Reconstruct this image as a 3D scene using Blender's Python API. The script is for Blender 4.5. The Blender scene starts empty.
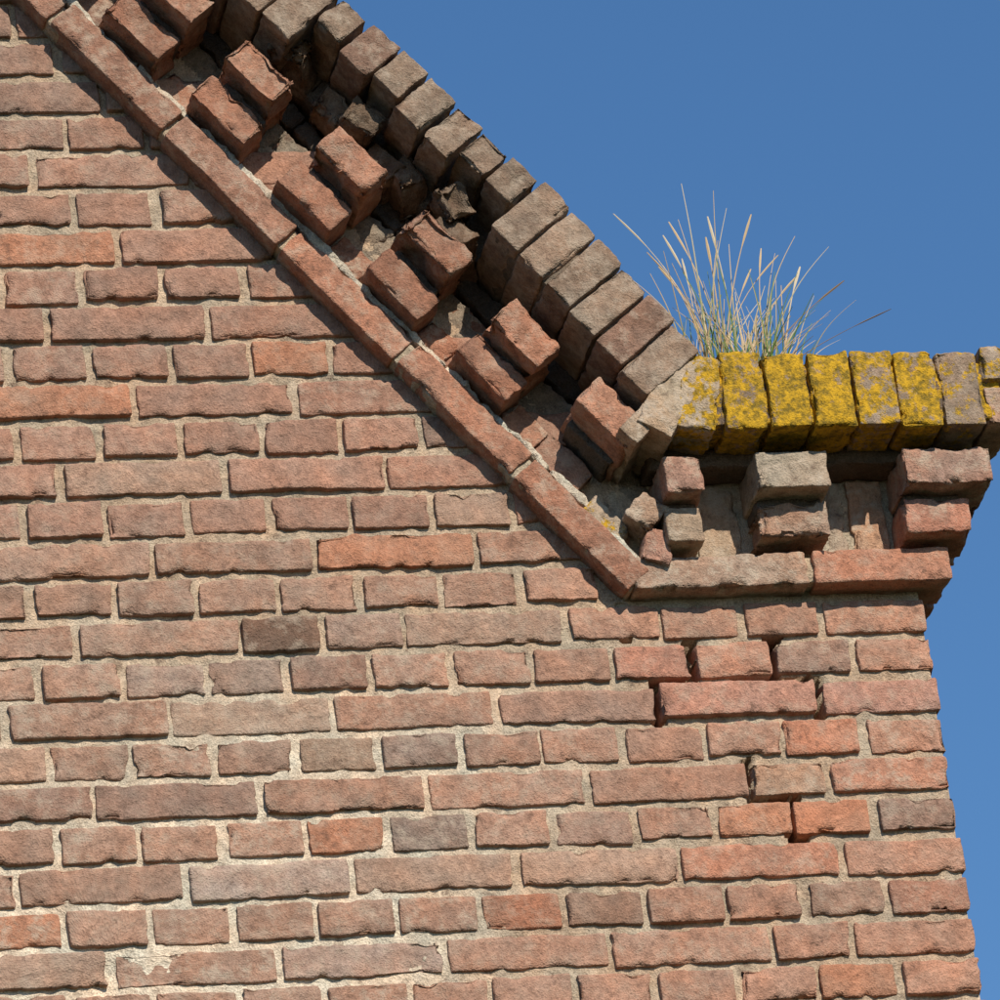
import bpy, numpy as np, math, random
from mathutils import Vector
random.seed(7)
rng=np.random.RandomState(11)
SC=bpy.context.scene
SUN_AZ=13; SUN_EL=34          # degrees: right of wall normal, elevation
XE=1.157; XA=-1.10; L=.22; H=.058; GZ=-4.85
T=np.array([-.626,.780]); N=np.array([.780,.626]); O=np.array([.744,.496])
def RK(s,n): return O+T*s+N*n
def NS(x,z):
    r=(x-O[0]),(z-O[1]); return r[0]*T[0]+r[1]*T[1], r[0]*N[0]+r[1]*N[1]
# ---------------------------------------------------------------- noise
def _h(i,j,k,s):
    v=(i.astype(np.int64)*374761393+j.astype(np.int64)*668265263+k.astype(np.int64)*2147483647+s*974634777)&0xffffffff
    v=((v^(v>>13))*1274126177)&0xffffffff
    v=v^(v>>16)
    return (v&0xffff)/32767.5-1
def vn(p,s=0):
    f=np.floor(p);t=p-f;t=t*t*(3-2*t);i,j,k=f[:,0],f[:,1],f[:,2]
    i=i.astype(np.int64);j=j.astype(np.int64);k=k.astype(np.int64)
    def m(a,b,w): return a+(b-a)*w
    x,y,z=t[:,0],t[:,1],t[:,2]
    return m(m(m(_h(i,j,k,s),_h(i+1,j,k,s),x),m(_h(i,j+1,k,s),_h(i+1,j+1,k,s),x),y),
             m(m(_h(i,j,k+1,s),_h(i+1,j,k+1,s),x),m(_h(i,j+1,k+1,s),_h(i+1,j+1,k+1,s),x),y),z)
# ---------------------------------------------------------------- box topology cache
_topo={}
def topo(n):
    if n in _topo: return _topo[n]
    nx,ny,nz=n; ids={}; vs=[]; fs=[]
    def vid(a,b,c):
        k=(a,b,c)
        if k not in ids: ids[k]=len(vs); vs.append(k)
        return ids[k]
    for a in range(nx-1):
        for c in range(nz-1):
            fs.append([vid(a,0,c),vid(a+1,0,c),vid(a+1,0,c+1),vid(a,0,c+1)])
            fs.append([vid(a,ny-1,c),vid(a,ny-1,c+1),vid(a+1,ny-1,c+1),vid(a+1,ny-1,c)])
    for b in range(ny-1):
        for c in range(nz-1):
            fs.append([vid(0,b,c),vid(0,b,c+1),vid(0,b+1,c+1),vid(0,b+1,c)])
            fs.append([vid(nx-1,b,c),vid(nx-1,b+1,c),vid(nx-1,b+1,c+1),vid(nx-1,b,c+1)])
    for a in range(nx-1):
        for b in range(ny-1):
            fs.append([vid(a,b,0),vid(a,b+1,0),vid(a+1,b+1,0),vid(a+1,b,0)])
            fs.append([vid(a,b,nz-1),vid(a+1,b,nz-1),vid(a+1,b+1,nz-1),vid(a,b+1,nz-1)])
    _topo[n]=(np.array(vs),np.array(fs)); return _topo[n]
def axis(h,r,res):
    m=max(1,int(round((2*h-2*r)/res)))
    return np.concatenate([[-h,-h+r*.45],np.linspace(-h+r,h-r,m+1),[h-r*.45,h]])
class Mesh:
    def __init__(s): s.v=[];s.f=[];s.c=[];s.q=[];s.n=0
    def add(s,v,f,col,par):
        s.v.append(v);s.f.append(f+s.n);s.n+=len(v)
        s.c.append(np.tile(np.array(list(col)+[1.0]),(len(v),1)));s.q.append(np.tile(np.array(list(par)+[1.0]),(len(v),1)) if np.ndim(par)==1 else par)
    def make(s,name,mat,parent,smooth=True):
        v=np.concatenate(s.v);f=np.concatenate(s.f)
        me=bpy.data.meshes.new(name);me.vertices.add(len(v));me.vertices.foreach_set('co',v.astype(np.float32).ravel())
        me.loops.add(f.size);me.loops.foreach_set('vertex_index',f.astype(np.int32).ravel())
        me.polygons.add(len(f));me.polygons.foreach_set('loop_start',np.arange(0,f.size,4,dtype=np.int32))
        try: me.polygons.foreach_set('loop_total',np.full(len(f),4,dtype=np.int32))
        except Exception: pass
        me.update(calc_edges=True)
        me.polygons.foreach_set('use_smooth',np.ones(len(f),dtype=bool))
        a=me.attributes.new('col','FLOAT_COLOR','POINT');a.data.foreach_set('color',np.concatenate(s.c).astype(np.float32).ravel())
        a=me.attributes.new('par','FLOAT_COLOR','POINT');a.data.foreach_set('color',np.concatenate(s.q).astype(np.float32).ravel())
        me.materials.append(mat);me.validate()
        o=bpy.data.objects.new(name,me);SC.collection.objects.link(o);o.parent=parent
        return o
def box(M,cen,size,ang=0.,res=.0055,resy=.02,r=.003,amp=.0010,warp=.0012,chip=.005,brk=0.,col=(.35,.15,.1),moss=0.,pale=0.,yaw=0.,tilt=0.):
    """cen=(x,y,z) centre, size=(along,depth,up), ang rotates in the wall plane"""
    hx,hy,hz=[q/2 for q in size]
    r=min(r,hx*.45,hy*.45,hz*.45)
    ax=[axis(hx,r,res),axis(hy,r,resy),axis(hz,r,res)]
    I,F=topo((len(ax[0]),len(ax[1]),len(ax[2])))
    p=np.stack([ax[0][I[:,0]],ax[1][I[:,1]],ax[2][I[:,2]]],1)
    hh=np.array([hx,hy,hz])
    q=np.clip(p,-hh+r,hh-r);d=p-q;ln=np.linalg.norm(d,axis=1,keepdims=True);d=d/np.maximum(ln,1e-9)
    p=q+d*r
    off=rng.rand(3)*100
    o=amp*(.6*vn(p/.03+off,1)+.7*vn(p/.011+off,2)+.5*vn(p/.005+off,9))
    dd=np.sort(hh-np.abs(p),axis=1)[:,1]
    ed=np.clip(1-dd/.011,0,1)
    o-=chip*ed*(np.clip(vn(p/.018+off,3)-.2,0,1)*1.8+np.clip(vn(p/.007+off,13)-.2,0,1)*.5)
    if brk>0:
        o-=brk*np.clip(vn(p/.04+off,4)+.1,0,1)*1.2+brk*.4*np.abs(vn(p/.012+off,5))
    p=p+d*o[:,None]
    w=np.stack([vn(p/.06+off,6),vn(p/.07+off,7)*.7,vn(p/.06+off,8)],1)*warp
    p=p+w
    c,s_=math.cos(yaw),math.sin(yaw)
    p=np.stack([p[:,0]*c-p[:,1]*s_,p[:,0]*s_+p[:,1]*c,p[:,2]],1)
    c,s_=math.cos(ang+tilt),math.sin(ang+tilt)
    p=np.stack([p[:,0]*c-p[:,2]*s_,p[:,1],p[:,0]*s_+p[:,2]*c],1)+np.array(cen)
    M.add(p,F,col,(moss,pale,rng.rand()))
AR=math.atan2(-.780,.626)   # rake direction pointing down-right
# ---------------------------------------------------------------- materials
def nodes(name):
    m=bpy.data.materials.new(name);m.use_nodes=True;nt=m.node_tree;nt.nodes.clear()
    out=nt.nodes.new('ShaderNodeOutputMaterial');b=nt.nodes.new('ShaderNodeBsdfPrincipled')
    nt.links.new(b.outputs[0],out.inputs[0]);b.inputs['Roughness'].default_value=.92
    b.inputs['Specular IOR Level'].default_value=.15
    return m,nt,b
def nz(nt,co,scale,detail=4,rough=.6,dist=0.):
    n=nt.nodes.new('ShaderNodeTexNoise');n.inputs['Scale'].default_value=scale;n.inputs['Detail'].default_value=detail
    n.inputs['Roughness'].default_value=rough;n.inputs['Distortion'].default_value=dist;nt.links.new(co,n.inputs['Vector']);return n.outputs[0]
def ramp(nt,f,pts):
    n=nt.nodes.new('ShaderNodeValToRGB');cr=n.color_ramp
    while len(cr.elements)<len(pts): cr.elements.new(.5)
    for e,(p,c) in zip(cr.elements,pts): e.position=p;e.color=(c,c,c,1) if np.isscalar(c) else (*c,1)
    nt.links.new(f,n.inputs[0]);return n.outputs[0]
def mix(nt,f,a,b,mode='MIX'):
    n=nt.nodes.new('ShaderNodeMix');n.data_type='RGBA';n.blend_type=mode
    for s,i in ((f,0),(a,6),(b,7)):
        if isinstance(s,(int,float)): n.inputs[i].default_value=s
        elif isinstance(s,tuple): n.inputs[i].default_value=(*s,1)
        else: nt.links.new(s,n.inputs[i])
    return n.outputs[2]
def math_(nt,op,a,b=None,clamp=False):
    n=nt.nodes.new('ShaderNodeMath');n.operation=op;n.use_clamp=clamp
    for s,i in ((a,0),(b,1)):
        if s is None: continue
        if isinstance(s,(int,float)): n.inputs[i].default_value=s
        else: nt.links.new(s,n.inputs[i])
    return n.outputs[0]
def masonry(name,bumpd,grit):
    m,nt,b=nodes(name)
    tc=nt.nodes.new('ShaderNodeTexCoord').outputs['Object']
    at=nt.nodes.new('ShaderNodeAttribute');at.attribute_name='col';col=at.outputs[0]
    ap=nt.nodes.new('ShaderNodeAttribute');ap.attribute_name='par'
    sp=nt.nodes.new('ShaderNodeSeparateColor');nt.links.new(ap.outputs[0],sp.inputs[0])
    moss,pale=sp.outputs[0],sp.outputs[1]
    n1=nz(nt,tc,26,4,.68);n2=nz(nt,tc,110,3,.7);n3=nz(nt,tc,430,1,.6);n5=nz(nt,tc,41,4,.72);n4=nz(nt,tc,15,2,.6)
    c=mix(nt,1.,col,ramp(nt,n4,[(.35,(.93,1.0,1.02)),(.65,(1.08,.99,.92))]),'MULTIPLY')
    c=mix(nt,1.,c,ramp(nt,n1,[(.3,.76),(.7,1.20)]),'MULTIPLY')
    c=mix(nt,1.,c,ramp(nt,n2,[(.3,.80),(.7,1.20)]),'MULTIPLY')
    c=mix(nt,grit,c,ramp(nt,n3,[(.3,.5),(.7,1.45)]),'MULTIPLY')
    pm=math_(nt,'MULTIPLY',ramp(nt,n5,[(.48,0.),(.66,1.)]),pale)
    c=mix(nt,pm,c,(.45,.365,.28))
    sm=ramp(nt,n5,[(.30,.65),(.42,0.)])
    c=mix(nt,sm,c,(.12,.07,.05))
    th=math_(nt,'ADD',nz(nt,tc,48,5,.75),math_(nt,'MULTIPLY',moss,.40))
    mm=ramp(nt,th,[(.79,0.),(.86,1.)])
    mc=mix(nt,ramp(nt,n2,[(.36,0.),(.60,1.)]),(.17,.115,.02),(.52,.30,.02))
    c=mix(nt,mm,c,mc)
    nt.links.new(c,b.inputs['Base Color'])
    hgt=math_(nt,'ADD',n2,math_(nt,'MULTIPLY',n3,.5))
    bp=nt.nodes.new('ShaderNodeBump');bp.inputs['Strength'].default_value=1.;bp.inputs['Distance'].default_value=bumpd
    nt.links.new(hgt,bp.inputs['Height']);nt.links.new(bp.outputs[0],b.inputs['Normal'])
    return m
MB=masonry('weathered_brick',.0035,.3);MM=masonry('lime_mortar',.004,.5)
def simple(name,c1,c2,scale,bump=.01):
    m,nt,b=nodes(name);tc=nt.nodes.new('ShaderNodeTexCoord').outputs['Object']
    n=nz(nt,tc,scale,6,.65);nt.links.new(mix(nt,ramp(nt,n,[(.3,0.),(.7,1.)]),c1,c2),b.inputs['Base Color'])
    bp=nt.nodes.new('ShaderNodeBump');bp.inputs['Distance'].default_value=bump;nt.links.new(n,bp.inputs['Height']);nt.links.new(bp.outputs[0],b.inputs['Normal'])
    return m
def bricktex(name,swap):
    m,nt,b=nodes(name);tc=nt.nodes.new('ShaderNodeTexCoord').outputs['Object']
    s=nt.nodes.new('ShaderNodeSeparateXYZ');nt.links.new(tc,s.inputs[0]);cb=nt.nodes.new('ShaderNodeCombineXYZ')
    nt.links.new(s.outputs[1 if swap else 0],cb.inputs[0]);nt.links.new(s.outputs[2],cb.inputs[1])
    t=nt.nodes.new('ShaderNodeTexBrick');nt.links.new(cb.outputs[0],t.inputs['Vector'])
    t.inputs['Scale'].default_value=1;t.inputs['Brick Width'].default_value=.22;t.inputs['Row Height'].default_value=.058;t.inputs['Mortar Size'].default_value=.006
    t.inputs['Color1'].default_value=(.34,.18,.125,1);t.inputs['Color2'].default_value=(.24,.135,.10,1);t.inputs['Mortar'].default_value=(.38,.31,.24,1)
    n=nz(nt,tc,30,5)
    nt.links.new(mix(nt,1.,t.outputs[0],ramp(nt,n,[(.3,.7),(.7,1.25)]),'MULTIPLY'),b.inputs['Base Color'])
    bp=nt.nodes.new('ShaderNodeBump');bp.invert=True;bp.inputs['Distance'].default_value=.006;nt.links.new(t.outputs[1],bp.inputs['Height']);nt.links.new(bp.outputs[0],b.inputs['Normal'])
    return m
MTX=bricktex('brick_coursing',False);MTY=bricktex('brick_coursing_side',True)
# ---------------------------------------------------------------- building
BLD=bpy.data.objects.new('brick_gable_building',None);SC.collection.objects.link(BLD)
def pal(x,z):
    t=np.clip((x-.2)/1.0,0,1)
    base=np.array([.330,.200,.145])*(1-t)+np.array([.375,.198,.136])*t
    if z>.6: base=base*np.array([.97,.92,.92])
    k=rng.rand()
    if k<.06: base=np.array([.385,.188,.118])
    elif k<.18: base=np.array([.285,.178,.135])
    elif k<.30: base=np.array([.35,.225,.165])
    return base*(1+rng.uniform(-.10,.10))
fw=Mesh()
over={(8,1.5):(.17,.105,.075),(8,2.0):(.32,.205,.155),(3,2.25):(.24,.17,.135),(5,2.25):(.27,.18,.14),(5,1.75):(.29,.195,.14),
 (7,.75):(.31,.215,.17),(7,1.25):(.29,.195,.15),(7,1.75):(.26,.16,.12),(2,1.5):(.36,.255,.205),(0,2.):(.35,.235,.185),(3,4.75):(.42,.19,.115),(5,4.75):(.42,.19,.12),(2,4.5):(.40,.19,.125),(6,4.5):(.39,.20,.145),(4,5.25):(.40,.2,.135),(4,4.5):(.36,.22,.15),(1,2.75):(.32,.15,.095),(1,3.25):(.26,.155,.11),(6,1.5):(.34,.235,.175),(6,5.25):(.38,.21,.16),(7,4.25):(.40,.2,.135),(7,3.75):(.38,.185,.13),(1,4.75):(.30,.18,.13),(1,5.25):(.32,.165,.115)}
for r in range(-10,52):
    if r%2: js=[.25+.5*k for k in range(-14,10)]+[5.25]
    elif r%4==0: js=[float(k) for k in range(-7,5)]+[4.5,5.25]
    else: js=[.5+k for k in range(-7,5)]+[5.25]
    if r==8: js=[float(k) for k in range(-7,2)]+[1.5,2.,3.,3.6,4.1,4.6,5.25]
    js=[XA/L]+[j for j in js if j>XA/L+.12]
    z=r*H
    for a,b in zip(js[:-1],js[1:]):
        x0,x1=a*L,b*L
        if b==5.25: x1=XE
        xc=(x0+x1)/2; s,n=NS(xc,z)
        if r>8 and (n>.10 or x1>.80 or NS(x0,z)[1]>.06): continue
        inv=-.42<xc and -3<=r<=25
        w=x1-x0-rng.uniform(.0070,.0115); h=H-rng.uniform(.0080,.0120)
        if b==5.25: w=x1-x0-.006; xc+=.003+rng.uniform(-.002,.002)
        col=over.get((r,b),None)
        if col is None: col=pal(xc,z)
        pr=rng.uniform(.0005,.0060)
        pale=rng.uniform(0,.45)+(.3 if xc<.5 and z<.5 else 0)*rng.rand()
        if xc>.8 and z>.2: pale+=.25
        ti=rng.normal(0,.005)
        if (r,a)==(6,3.5): ti=-.004;pr=.008
        box(fw,(xc+rng.normal(0,.0014),-pr+.05,z+rng.normal(0,.0011)),(w,.1,h),res=.0055 if inv else .03,resy=.02 if inv else .05,
            r=.003,warp=.0017,chip=.0075,brk=.0 if rng.rand()<.8 else .0035,col=col,pale=pale,moss=.0 if rng.rand()<.95 else .2,tilt=ti,yaw=rng.normal(0,.005))
front=fw.make('front_wall_bricks',MB,BLD)
def red(): 
    b=np.array([.33,.160,.105]) if rng.rand()<.7 else np.array([.27,.148,.105])
    return b*(1+rng.uniform(-.12,.12))
sw=Mesh()
for r in range(-10,9):
    y=.104
    k=0
    while y<5.0:
        ln=.215 if r%2==0 else .105
        if k==0 and r%2==0: ln=.1
        box(sw,(XE-.05,y+ln/2,r*H),(.1+rng.uniform(-.003,.003),ln-.011,H-.011),res=.03,resy=.02 if y<.7 else .08,r=.005,col=pal(XE,r*H),pale=.3)
        y+=ln;k+=1
sw.make('side_wall_bricks',MB,BLD)
# mortar sheets
cracks=[(.817,.833,.377,.437),(.927,.943,.372,.442),(.765,.835,.371,.384),(.875,.945,.371,.385),(.763,.777,.318,.380),(.983,.997,.318,.38),
(.873,.887,.203,.261),(.885,.945,.197,.209),(.923,.948,.14,.205),(.735,.748,.44,.495),(.935,.99,.372,.381),(.94,.952,.43,.48)]
def sheet(M,x0,x1,z0,z1,st,crk=False):
    xs=np.arange(x0,x1+st*.5,st);zs=np.arange(z0,z1+st*.5,st);xs[-1]=x1;zs[-1]=z1
    X,Z=np.meshgrid(xs,zs);X=X.ravel();Z=Z.ravel();P=np.stack([X,0*X,Z],1)
    a=vn(P/.05,21);b_=vn(P/.016,22);c=vn(P/.3,23)
    left=np.clip((.66+.2*c-X)/.4,0,1)*np.clip((.50+.1*c-Z)/.2,0,1)
    Y=.0050-.0024*left+.0018*a+.0016*b_+.0012*c
    if crk:
        jit=.004*vn(P/.012,24);j2=.004*vn(P/.012,25)
        for (a0,a1,b0,b1) in cracks:
            m=(X+jit>a0)&(X+jit<a1)&(Z+j2>b0)&(Z+j2<b1);Y[m]=.085
    P[:,1]=Y
    nx=len(xs);i=np.arange(len(P)).reshape(len(zs),nx)
    F=np.stack([i[:-1,:-1],i[:-1,1:],i[1:,1:],i[1:,:-1]],-1).reshape(-1,4)
    fx=X[F].mean(1);fz=Z[F].mean(1);n=NS(fx,fz)[1]
    F=F[(n<.12)|(fz<.52)]
    lf=np.clip(left+.35*a*left,0,1)[:,None]
    lf=lf*(.65+.35*np.clip(c+.5,0,1))[:,None]
    cc=np.array([.40,.305,.22])*(1-lf)+np.array([.60,.51,.40])*lf
    cc=np.clip(cc*(1+.12*b_)[:,None],0,1)
    par=np.stack([np.full(len(P),.0),np.full(len(P),.3),0*X,0*X+1],1)
    M.v.append(P);M.f.append(F+M.n);M.n+=len(P);M.c.append(np.concatenate([cc,np.ones((len(P),1))],1));M.q.append(par)
mo=Mesh()
sheet(mo,-.45,XE-.004,-.30,1.5,.004,True)
sheet(mo,XA,-.45,-.30,2.9,.03);sheet(mo,-.45,.2,1.5,2.0,.03);sheet(mo,XA,XE-.004,-.6,-.30,.03)
mort=mo.make('wall_mortar',MM,BLD)
# --- rake -----------------------------------------------------------------
SM=3.0; FINE=1.35
MC=(.38,.31,.23); MC_SHADE=(.12,.09,.07)  # second mortar tone is darkened to paint in shade under coping and between dentils
def rbox(M,s,n,d0,d1,ws,wn,**k):
    x,z=RK(s,n);y=-(d0+d1)/2
    if s>FINE: k['res']=.04;k['resy']=.06
    box(M,(x,y,z),(ws,d0-d1,wn),ang=AR,**k)
rm=Mesh();s=.0
while s<SM:
    w=.225;  rbox(rm,s+w/2,.0225+rng.normal(0,.001),.036+rng.uniform(-.002,.003),-.05,w-.007,.044,chip=.006,warp=.0014,col=red(),pale=.5,tilt=rng.normal(0,.004));s+=w
m_rm=rm.make('rake_moulding',MB,BLD)
rd=Mesh();rmo=Mesh()
i=0
while .19+.1665*i<SM-.1:
    s=.185+.1675*i if i<6 else .19+.1665*i
    dk=rng.uniform(.88,1.02)
    if i==0: rbox(rd,s+.01,.075,.02,-.05,.085,.045,col=red(),brk=.006,pale=.3)
    else: rbox(rd,s+rng.normal(0,.003),.080+rng.normal(0,.0015),.068+rng.uniform(-.004,.004),-.05,.102+rng.uniform(-.006,.005),.047,chip=.009,brk=.0 if rng.rand()<.5 else .006,col=red()*dk,pale=.3,tilt=rng.normal(0,.015),yaw=rng.normal(0,.02),resy=.006)
    rbox(rd,s+rng.normal(0,.003),.139+rng.normal(0,.002),.106+rng.uniform(-.005,.006),-.05,.102+rng.uniform(-.008,.005),.051,chip=.012,brk=.0 if rng.rand()<.35 else .009,col=red()*dk*np.array([1.02,1.05,1.05]),pale=.4,tilt=rng.normal(0,.02),yaw=rng.normal(0,.03),resy=.006)
    rbox(rmo,s,.110,.052,-.02,.080,.012,r=.003,amp=.003,col=MC_SHADE)
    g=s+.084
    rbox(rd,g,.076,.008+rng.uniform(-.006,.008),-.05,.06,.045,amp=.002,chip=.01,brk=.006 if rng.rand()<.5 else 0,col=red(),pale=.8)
    rbox(rd,g,.132,-.010+rng.uniform(-.006,.006),-.07,.06,.048,amp=.002,chip=.01,brk=.006,col=red()*.5,pale=.2)  # upper gap backing at half tone: recess shade put into its colour
    i+=1
rbox(rd,.065,.095,.055,-.03,.045,.048,amp=.002,chip=.012,brk=.008,col=(.33,.23,.17),pale=.9,moss=.45,tilt=.2)
rbox(rd,.095,.055,.030,-.03,.07,.03,amp=.003,chip=.012,brk=.01,col=(.34,.25,.18),pale=.9,moss=.6)
rbox(rd,.02,.075,.045,-.03,.04,.05,amp=.002,chip=.012,brk=.006,col=(.35,.19,.14),pale=.7,moss=.1,tilt=.6)
m_rd=rd.make('rake_dentils',MB,BLD)
for s0 in np.arange(.0,SM,.2):
    rbox(rmo,s0+.1,.050,.027,-.03,.2,.012,r=.003,amp=.004,warp=.003,col=(.48,.42,.34),resy=.02)
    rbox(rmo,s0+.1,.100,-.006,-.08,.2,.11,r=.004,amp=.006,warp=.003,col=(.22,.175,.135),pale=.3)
    if s0>.05: rbox(rmo,s0+.1,.176,-.004,-.08,.2,.030,r=.004,amp=.006,warp=.004,col=(.08,.062,.05))  # near-black slab: the shade under the coping is painted into its colour
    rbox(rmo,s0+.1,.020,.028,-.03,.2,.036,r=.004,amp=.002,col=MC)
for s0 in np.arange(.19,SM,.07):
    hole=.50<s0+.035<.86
    rbox(rmo,s0+.035,.240,.020 if hole else .120,-.08,.07,.082,r=.002,amp=.003 if hole else .0015,warp=.002,col=(.11,.08,.06) if hole else (.16,.125,.095))  # hole segments coloured darker, painting in the shade of the broken void
m_rmo=rmo.make('rake_mortar',MM,BLD)
rc=Mesh()
s=.165
xs_=[0,.18,.32,.45,.70,.825,.95,1.1,4];ns_=[.278,.284,.297,.300,.298,.292,.288,.288,.288]
while s<SM:
    w=rng.uniform(.052,.057);sc=s+w/2;no=np.interp(sc,xs_,ns_)+rng.normal(0,.0022)
    broken=.50<sc<.85
    ln=.106 if not broken else rng.uniform(.052,.075)
    g=np.array([.245,.172,.125])*rng.uniform(.85,1.10)
    if rng.rand()<.25: g=np.array([.26,.158,.115])*rng.uniform(.8,1.1)
    rbox(rc,sc,no-ln/2,.132+rng.uniform(-.003,.003),-.09,w-.003,ln,chip=.0065,brk=.006 if broken else (.003 if rng.rand()<.3 else 0),col=g,pale=.5,moss=.10,tilt=rng.normal(0,.010),yaw=rng.normal(0,.010),resy=.008)
    rbox(rc,sc,no-.053,-.10,-.30,w-.007,.106,res=.03,resy=.05,col=g,pale=.5,moss=.1)
    if broken:
        rbox(rc,sc+rng.normal(0,.008),.206+rng.normal(0,.012),rng.uniform(.02,.10),-.02,.055,.042,amp=.003,chip=.012,brk=.013,col=np.array([.19,.125,.085])*rng.uniform(.6,1.3),pale=.3,moss=.1,tilt=rng.normal(0,.25),yaw=rng.normal(0,.3),resy=.006)
    s+=w
m_rc=rc.make('rake_coping',MB,BLD)
# --- horizontal shoulder cornice -----------------------------------------
hc=Mesh();hm=Mesh()
def hb(M,x0,x1,z0,z1,d0,d1=-.05,**k):
    box(M,((x0+x1)/2,-(d0+d1)/2,(z0+z1)/2),(x1-x0,d0-d1,z1-z0),**k)
gry=(.34,.25,.18)
hb(hc,.752,.993,.499,.547,.036,chip=.008,brk=.003,col=(.34,.225,.165),pale=.9)
hb(hc,1.001,XE+.035,.499,.547,.038,chip=.007,col=(.40,.19,.125),pale=.4)
hb(hc,.800,.850,.556,.605,.060,chip=.01,col=gry,pale=.9,moss=.2,resy=.006)
hb(hc,.800,.852,.614,.667,.092,chip=.01,col=(.34,.19,.14),pale=.7,moss=.2,resy=.006)
hb(hc,.925,1.026,.557,.607,.064,amp=.002,chip=.012,brk=.012,col=(.34,.21,.15),pale=.6,resy=.006)
hb(hc,.925,1.026,.614,.668,.096,chip=.01,brk=.003,col=(.33,.255,.19),pale=.9,resy=.006)
hb(hc,1.130,XE+.066,.556,.606,.066,chip=.01,col=(.38,.18,.125),pale=.5,resy=.006)
hb(hc,1.130,XE+.098,.614,.668,.097,chip=.012,brk=.005,col=(.34,.20,.15),pale=.7,resy=.006)
hb(hc,.856,.918,.555,.664,-.002,amp=.002,chip=.01,col=(.38,.27,.19),pale=.8)
hb(hc,1.034,1.066,.556,.664,-.002,amp=.002,chip=.01,col=(.38,.28,.21),pale=.9)
hb(hc,1.072,1.122,.556,.664,.002,amp=.002,chip=.01,col=(.40,.25,.17),pale=.9)
for (x,z,a,w) in ((.812,.738,-.55,.056),(.852,.744,-.20,.054)):
    box(hc,(x,-.02,z),(w,.22,.112),ang=a,amp=.002,chip=.01,brk=.003,col=(.36,.27,.19),pale=.95,moss=.35 if x<.83 else .85,resy=.008)
box(hc,(.776,-.015,.712),(.034,.22,.085),ang=-.80,amp=.002,chip=.01,brk=.004,col=(.33,.24,.17),pale=.9,moss=.3,resy=.008)
x=.883;k=0
while x<1.19:
    w=.0605;ms=(.98,1.12,1.1,.88,1.0,.66)[min(k,5)]
    hb(hc,x+.0015,x+w-.0015,.686+rng.normal(0,.003),.796+rng.normal(0,.003),.132+rng.uniform(-.003,.003),-.09,amp=.0016,chip=.008,brk=.003,col=(.25,.18,.13),pale=.4,moss=ms,resy=.008,tilt=rng.normal(0,.012))
    hb(hc,x+.002,x+w-.002,.69,.796,-.10,-.30,res=.03,resy=.05,col=(.27,.2,.14),moss=.5)
    x+=w;k+=1
xr=x+.002;XC=XE+.13
hb(hc,xr,XC,.750,.802,.132,-.09,chip=.01,brk=.004,col=(.31,.22,.16),pale=.5,moss=.8,resy=.008)
hb(hc,xr,XC,.688,.742,.126,-.09,chip=.01,brk=.004,col=(.34,.22,.155),pale=.7,moss=.4,resy=.008)
hb(hc,xr,XC,.750,.800,-.10,-.30,res=.03,resy=.05,col=(.33,.23,.17),moss=.4)
hb(hc,xr,XC,.690,.741,-.10,-.30,res=.03,resy=.05,col=(.33,.23,.17),moss=.4)
for (z0,z1,d,ln) in ((.499,.545,.035,.12),(.556,.604,.064,.10),(.613,.666,.096,.10)):
    y=.055
    while y<.31:
        ll=min(ln,.32-y)
        box(hc,(XE-.02+d/2,y+ll/2,(z0+z1)/2),(d+.04,ll-.01,z1-z0),res=.012,resy=.01,chip=.008,col=red(),pale=.5)
        y+=ln+(.09 if z0>.55 else 0)
m_hc=hc.make('shoulder_cornice',MB,BLD)
hb(hm,.73,XE-.002,.490,.675,-.006,-.28,res=.012,amp=.003,r=.004,col=MC,pale=.5)
hb(hm,.76,XE+.027,.503,.541,.029,-.28,res=.012,amp=.002,r=.003,col=MC)
hb(hm,.79,XE+.060,.668,.695,.050,-.30,res=.012,amp=.004,r=.004,col=MC_SHADE)
hb(hm,.815,XE+.115,.697,.782,.121,-.30,res=.012,amp=.003,r=.004,col=MC_SHADE,moss=.9)
hb(hm,.93,1.02,.60,.620,.055,-.02,res=.01,amp=.002,r=.003,col=MC_SHADE)
hb(hm,1.135,XE+.055,.60,.620,.055,-.02,res=.01,amp=.002,r=.003,col=MC_SHADE)
hb(hm,.805,.848,.600,.620,.050,-.02,res=.01,amp=.002,r=.003,col=MC_SHADE)
m_hm=hm.make('shoulder_mortar',MM,BLD)
# --- solid core, lower walls, body, roof ----------------------------------
def prism(name,poly,y0,y1,mat,parent):
    n=len(poly);v=[(x,y0,z) for x,z in poly]+[(x,y1,z) for x,z in poly]
    f=[list(range(n)),list(range(2*n-1,n-1,-1))]+[[i,i+n,(i+1)%n+n,(i+1)%n] for i in range(n)]
    me=bpy.data.meshes.new(name);me.from_pydata(v,[],f);me.update();me.materials.append(mat)
    o=bpy.data.objects.new(name,me);SC.collection.objects.link(o);o.parent=parent;return o
ap=RK((O[0]-XA)/.626+.18*.78/.626,.18); j=RK(.13,.18)
prism('gable_core',[(2*XA-XE+.012,-.62),(XE-.012,-.62),(XE-.012,.68),(j[0],.68),(j[0],j[1]),(XA,ap[1]),(2*XA-j[0],j[1]),(2*XA-j[0],.68),(2*XA-XE+.012,.68)],.102,.30,MTX,BLD)
prism('front_wall_lower',[(2*XA-XE,GZ-.2),(XE,GZ-.2),(XE,-.61),(2*XA-XE,-.61)],.002,.30,MTX,BLD)
prism('side_wall_lower',[(XE-.3,GZ-.2),(XE-.001,GZ-.2),(XE-.001,-.61),(XE-.3,-.61)],.303,8,MTY,BLD)
prism('side_wall_core',[(XE-.3,-.605),(XE-.010,-.605),(XE-.010,.49),(XE-.3,.49)],.303,8,MTY,BLD)
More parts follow.
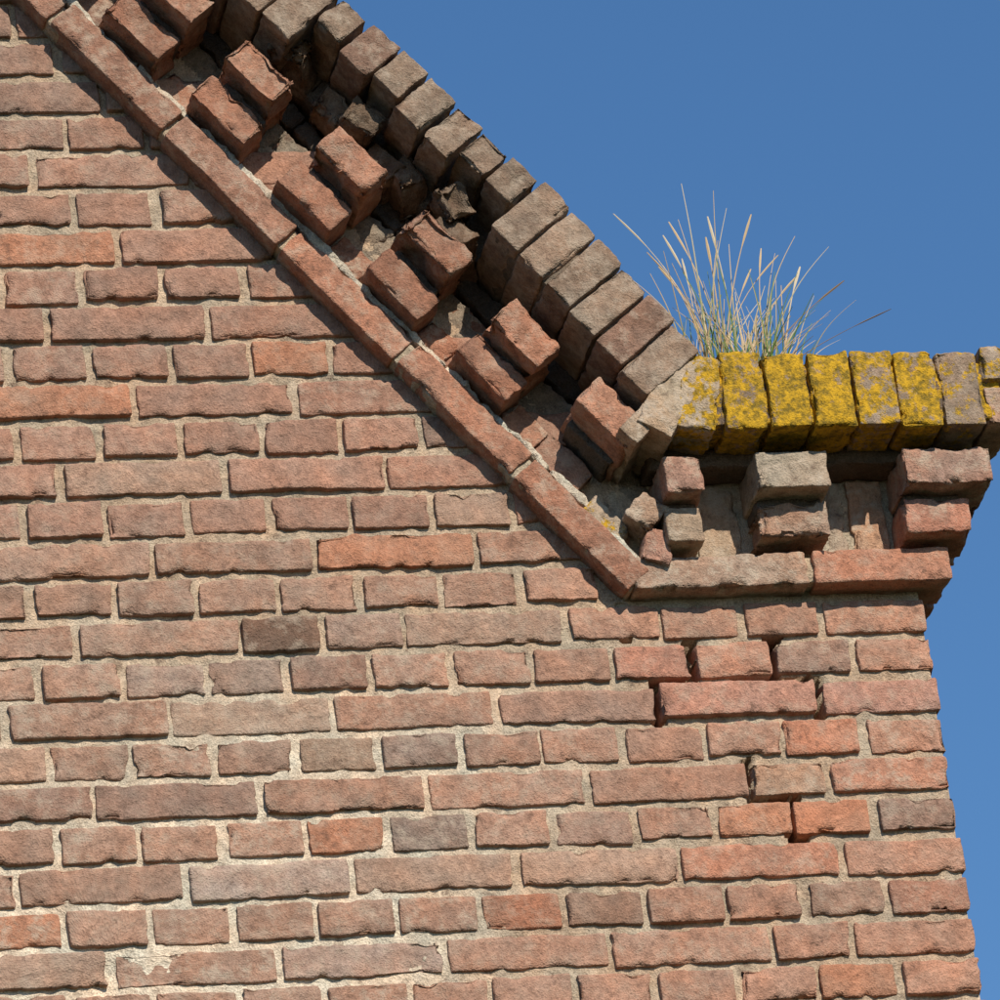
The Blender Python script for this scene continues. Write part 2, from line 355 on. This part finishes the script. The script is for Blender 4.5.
prism('far_side_wall',[(2*XA-XE,GZ-.2),(2*XA-XE+.3,GZ-.2),(2*XA-XE+.3,.45),(2*XA-XE,.45)],.303,8,MTY,BLD)
MR=simple('roof_tile',(.10,.045,.03),(.19,.08,.05),14)
a=np.array([XE+.08,.36]);b_=np.array([XA,ap[1]-.35])
prism('roof',[(a[0],a[1]),(a[0],a[1]+.08),(b_[0],b_[1]+.1),(2*XA-a[0],a[1]+.08),(2*XA-a[0],a[1]),(b_[0],b_[1])],.31,8,MR,BLD)
for o in (front,mort,m_rm,m_rd,m_rmo,m_rc,m_hc,m_hm):
    d=bpy.data.objects.new(o.name+'_far_half',o.data);SC.collection.objects.link(d);d.parent=BLD;d.scale=(-1,1,1);d.location=(2*XA,0,0)
# --- grass tuft -------------------------------------------------------------
rng=np.random.RandomState(5)
MG,nt,b=nodes('dry_grass')
at=nt.nodes.new('ShaderNodeAttribute');at.attribute_name='col';nt.links.new(at.outputs[0],b.inputs['Base Color']);b.inputs['Roughness'].default_value=.6
gv=[];gf=[];gc=[]
def blade(base,tip,bend,w,c0,c1,seed=False):
    base=np.array(base);tip=np.array(tip);nseg=12
    prev=None
    for i in range(nseg+1):
        t=i/nseg
        p=base*(1-t)+tip*t+np.array(bend)*math.sin(math.pi*t)*.5
        ww=w*(1-.7*t)
        if seed and t>.76: ww=w*1.7*(1-abs(t-.88)/.14*.7)
        s1=np.array([ww,0,0]);s2=np.array([0,ww*.6,0])
        k=len(gv)
        gv.extend([p-s1,p-s2,p+s1,p+s2]);c=np.array(c0)*(1-t)**1.5+np.array(c1)*(1-(1-t)**1.5)
        gc.extend([list(c)+[1]]*4)
        if prev is not None:
            for a in range(4): gf.append([prev+a,prev+(a+1)%4,k+(a+1)%4,k+a])
        prev=k
GR=(.09,.16,.04);ST=(.58,.42,.24);ST2=(.42,.28,.15);PL=(.60,.50,.34)
# (tip x, tip z) of the long flowering stems, metres on the wall
tips=[(.775,1.025),(.785,.99),(.80,.97),(.860,1.04),(.868,1.045),(.875,1.03),(.912,1.045),(.905,1.03),(.885,.99),(.925,1.02),(1.00,.99),(1.012,1.0),(1.045,.975),(1.025,.995),(1.03,.945),(1.06,.96),(.965,.97),(.945,.99),(.84,1.01),(.835,.96),(.955,1.01),(.99,.95),(.975,.98),(.915,.98),(.87,.97),(.995,.93),(.82,.94),(1.05,.91)]
for i,(tx,tz) in enumerate(tips):
    bx=.915+(tx-.90)*.3+rng.normal(0,.018);by=rng.uniform(-.09,-.03)
    blade((bx,by,.785),(tx+.008+rng.normal(0,.005),by+rng.normal(0,.04),tz+.010+rng.normal(0,.006)),(-.30*(tx-bx)+rng.normal(0,.008),0,.03),rng.uniform(.0010,.0015),GR if i%2 else ST2,ST if i%3 else PL,seed=i%2==0)
blade((.94,-.05,.785),(1.10,-.05,.945),(-.01,0,.02),.0017,ST2,(.22,.15,.09),seed=True);blade((.95,-.04,.785),(1.16,-.05,.900),(-.01,0,.012),.0017,ST2,(.22,.15,.09),seed=True)
for i in range(230):
    bx=rng.normal(.935,.040);by=rng.uniform(-.10,.02);a=(bx-.925)*4+rng.normal(.08,.36);ln=rng.uniform(.05,.22)*rng.uniform(.45,1)*(1-.3*abs(a))
    tx=bx+math.sin(a)*ln;tz=.785+math.cos(a)*ln
    k=rng.rand()
    blade((bx,by,.785),(tx,by+rng.normal(0,.03),tz),(-.25*ln*math.sin(a)+rng.normal(0,.006),0,.1*ln),rng.uniform(.0009,.0016),GR if k<.6 else ST2,(.16,.24,.07) if k<.42 else (ST if k<.8 else PL))
for i in range(24):
    bx=rng.uniform(.80,.87);by=rng.uniform(-.09,.0);ln=rng.uniform(.04,.13);a=rng.normal(-.15,.25)
    blade((bx,by,.782),(bx+math.sin(a)*ln,by,.785+math.cos(a)*ln),(.005,0,0),.0012,GR,(.28,.28,.17))
me=bpy.data.meshes.new('grass_tuft');me.from_pydata([tuple(v) for v in gv],[],gf);me.update()
a=me.attributes.new('col','FLOAT_COLOR','POINT');a.data.foreach_set('color',np.array(gc,dtype=np.float32).ravel());me.materials.append(MG)
o=bpy.data.objects.new('grass_tuft',me);SC.collection.objects.link(o)
# --- ground ------------------------------------------------------------------
me=bpy.data.meshes.new('ground');S=600;me.from_pydata([(-S,-S,GZ),(S,-S,GZ),(S,S,GZ),(-S,S,GZ)],[],[(0,1,2,3)]);me.update()
me.materials.append(simple('grassy_ground',(.035,.045,.018),(.06,.06,.028),3.,.03));o=bpy.data.objects.new('ground',me);SC.collection.objects.link(o)
# --- light -------------------------------------------------------------------
a,e=math.radians(SUN_AZ),math.radians(SUN_EL)
sd=Vector((math.sin(a)*math.cos(e),-math.cos(a)*math.cos(e),math.sin(e)))
w=bpy.data.worlds.new('World');SC.world=w;w.use_nodes=True;nt=w.node_tree;bg=nt.nodes['Background']
sk=nt.nodes.new('ShaderNodeTexSky');sk.sky_type='NISHITA';sk.sun_disc=False;sk.sun_elevation=e;sk.sun_rotation=math.atan2(sd.x,sd.y)
sk.air_density=1.0;sk.dust_density=0.1;sk.ozone_density=4.5
hs=nt.nodes.new('ShaderNodeHueSaturation');hs.inputs['Saturation'].default_value=1.14
nt.links.new(sk.outputs[0],hs.inputs['Color']);nt.links.new(hs.outputs[0],bg.inputs[0]);bg.inputs[1].default_value=.118
sl=bpy.data.lights.new('sun','SUN');sl.energy=5.0;sl.angle=math.radians(.5);sl.color=(1,.92,.79)
so=bpy.data.objects.new('sun',sl);so.rotation_euler=sd.to_track_quat('Z','Y').to_euler();SC.collection.objects.link(so)
# --- camera -------------------------------------------------------------------
cd=bpy.data.cameras.new('camera');cd.lens=252;cd.sensor_width=36;cd.clip_end=3000;cd.clip_start=.1
co=bpy.data.objects.new('camera',cd);co.location=(-1.4574,-8.3145,-3.2177);co.rotation_euler=(1.9983,.1172,-.1884);SC.collection.objects.link(co)
SC.camera=co
SC.view_settings.view_transform='Standard';SC.view_settings.look='None';SC.view_settings.exposure=0
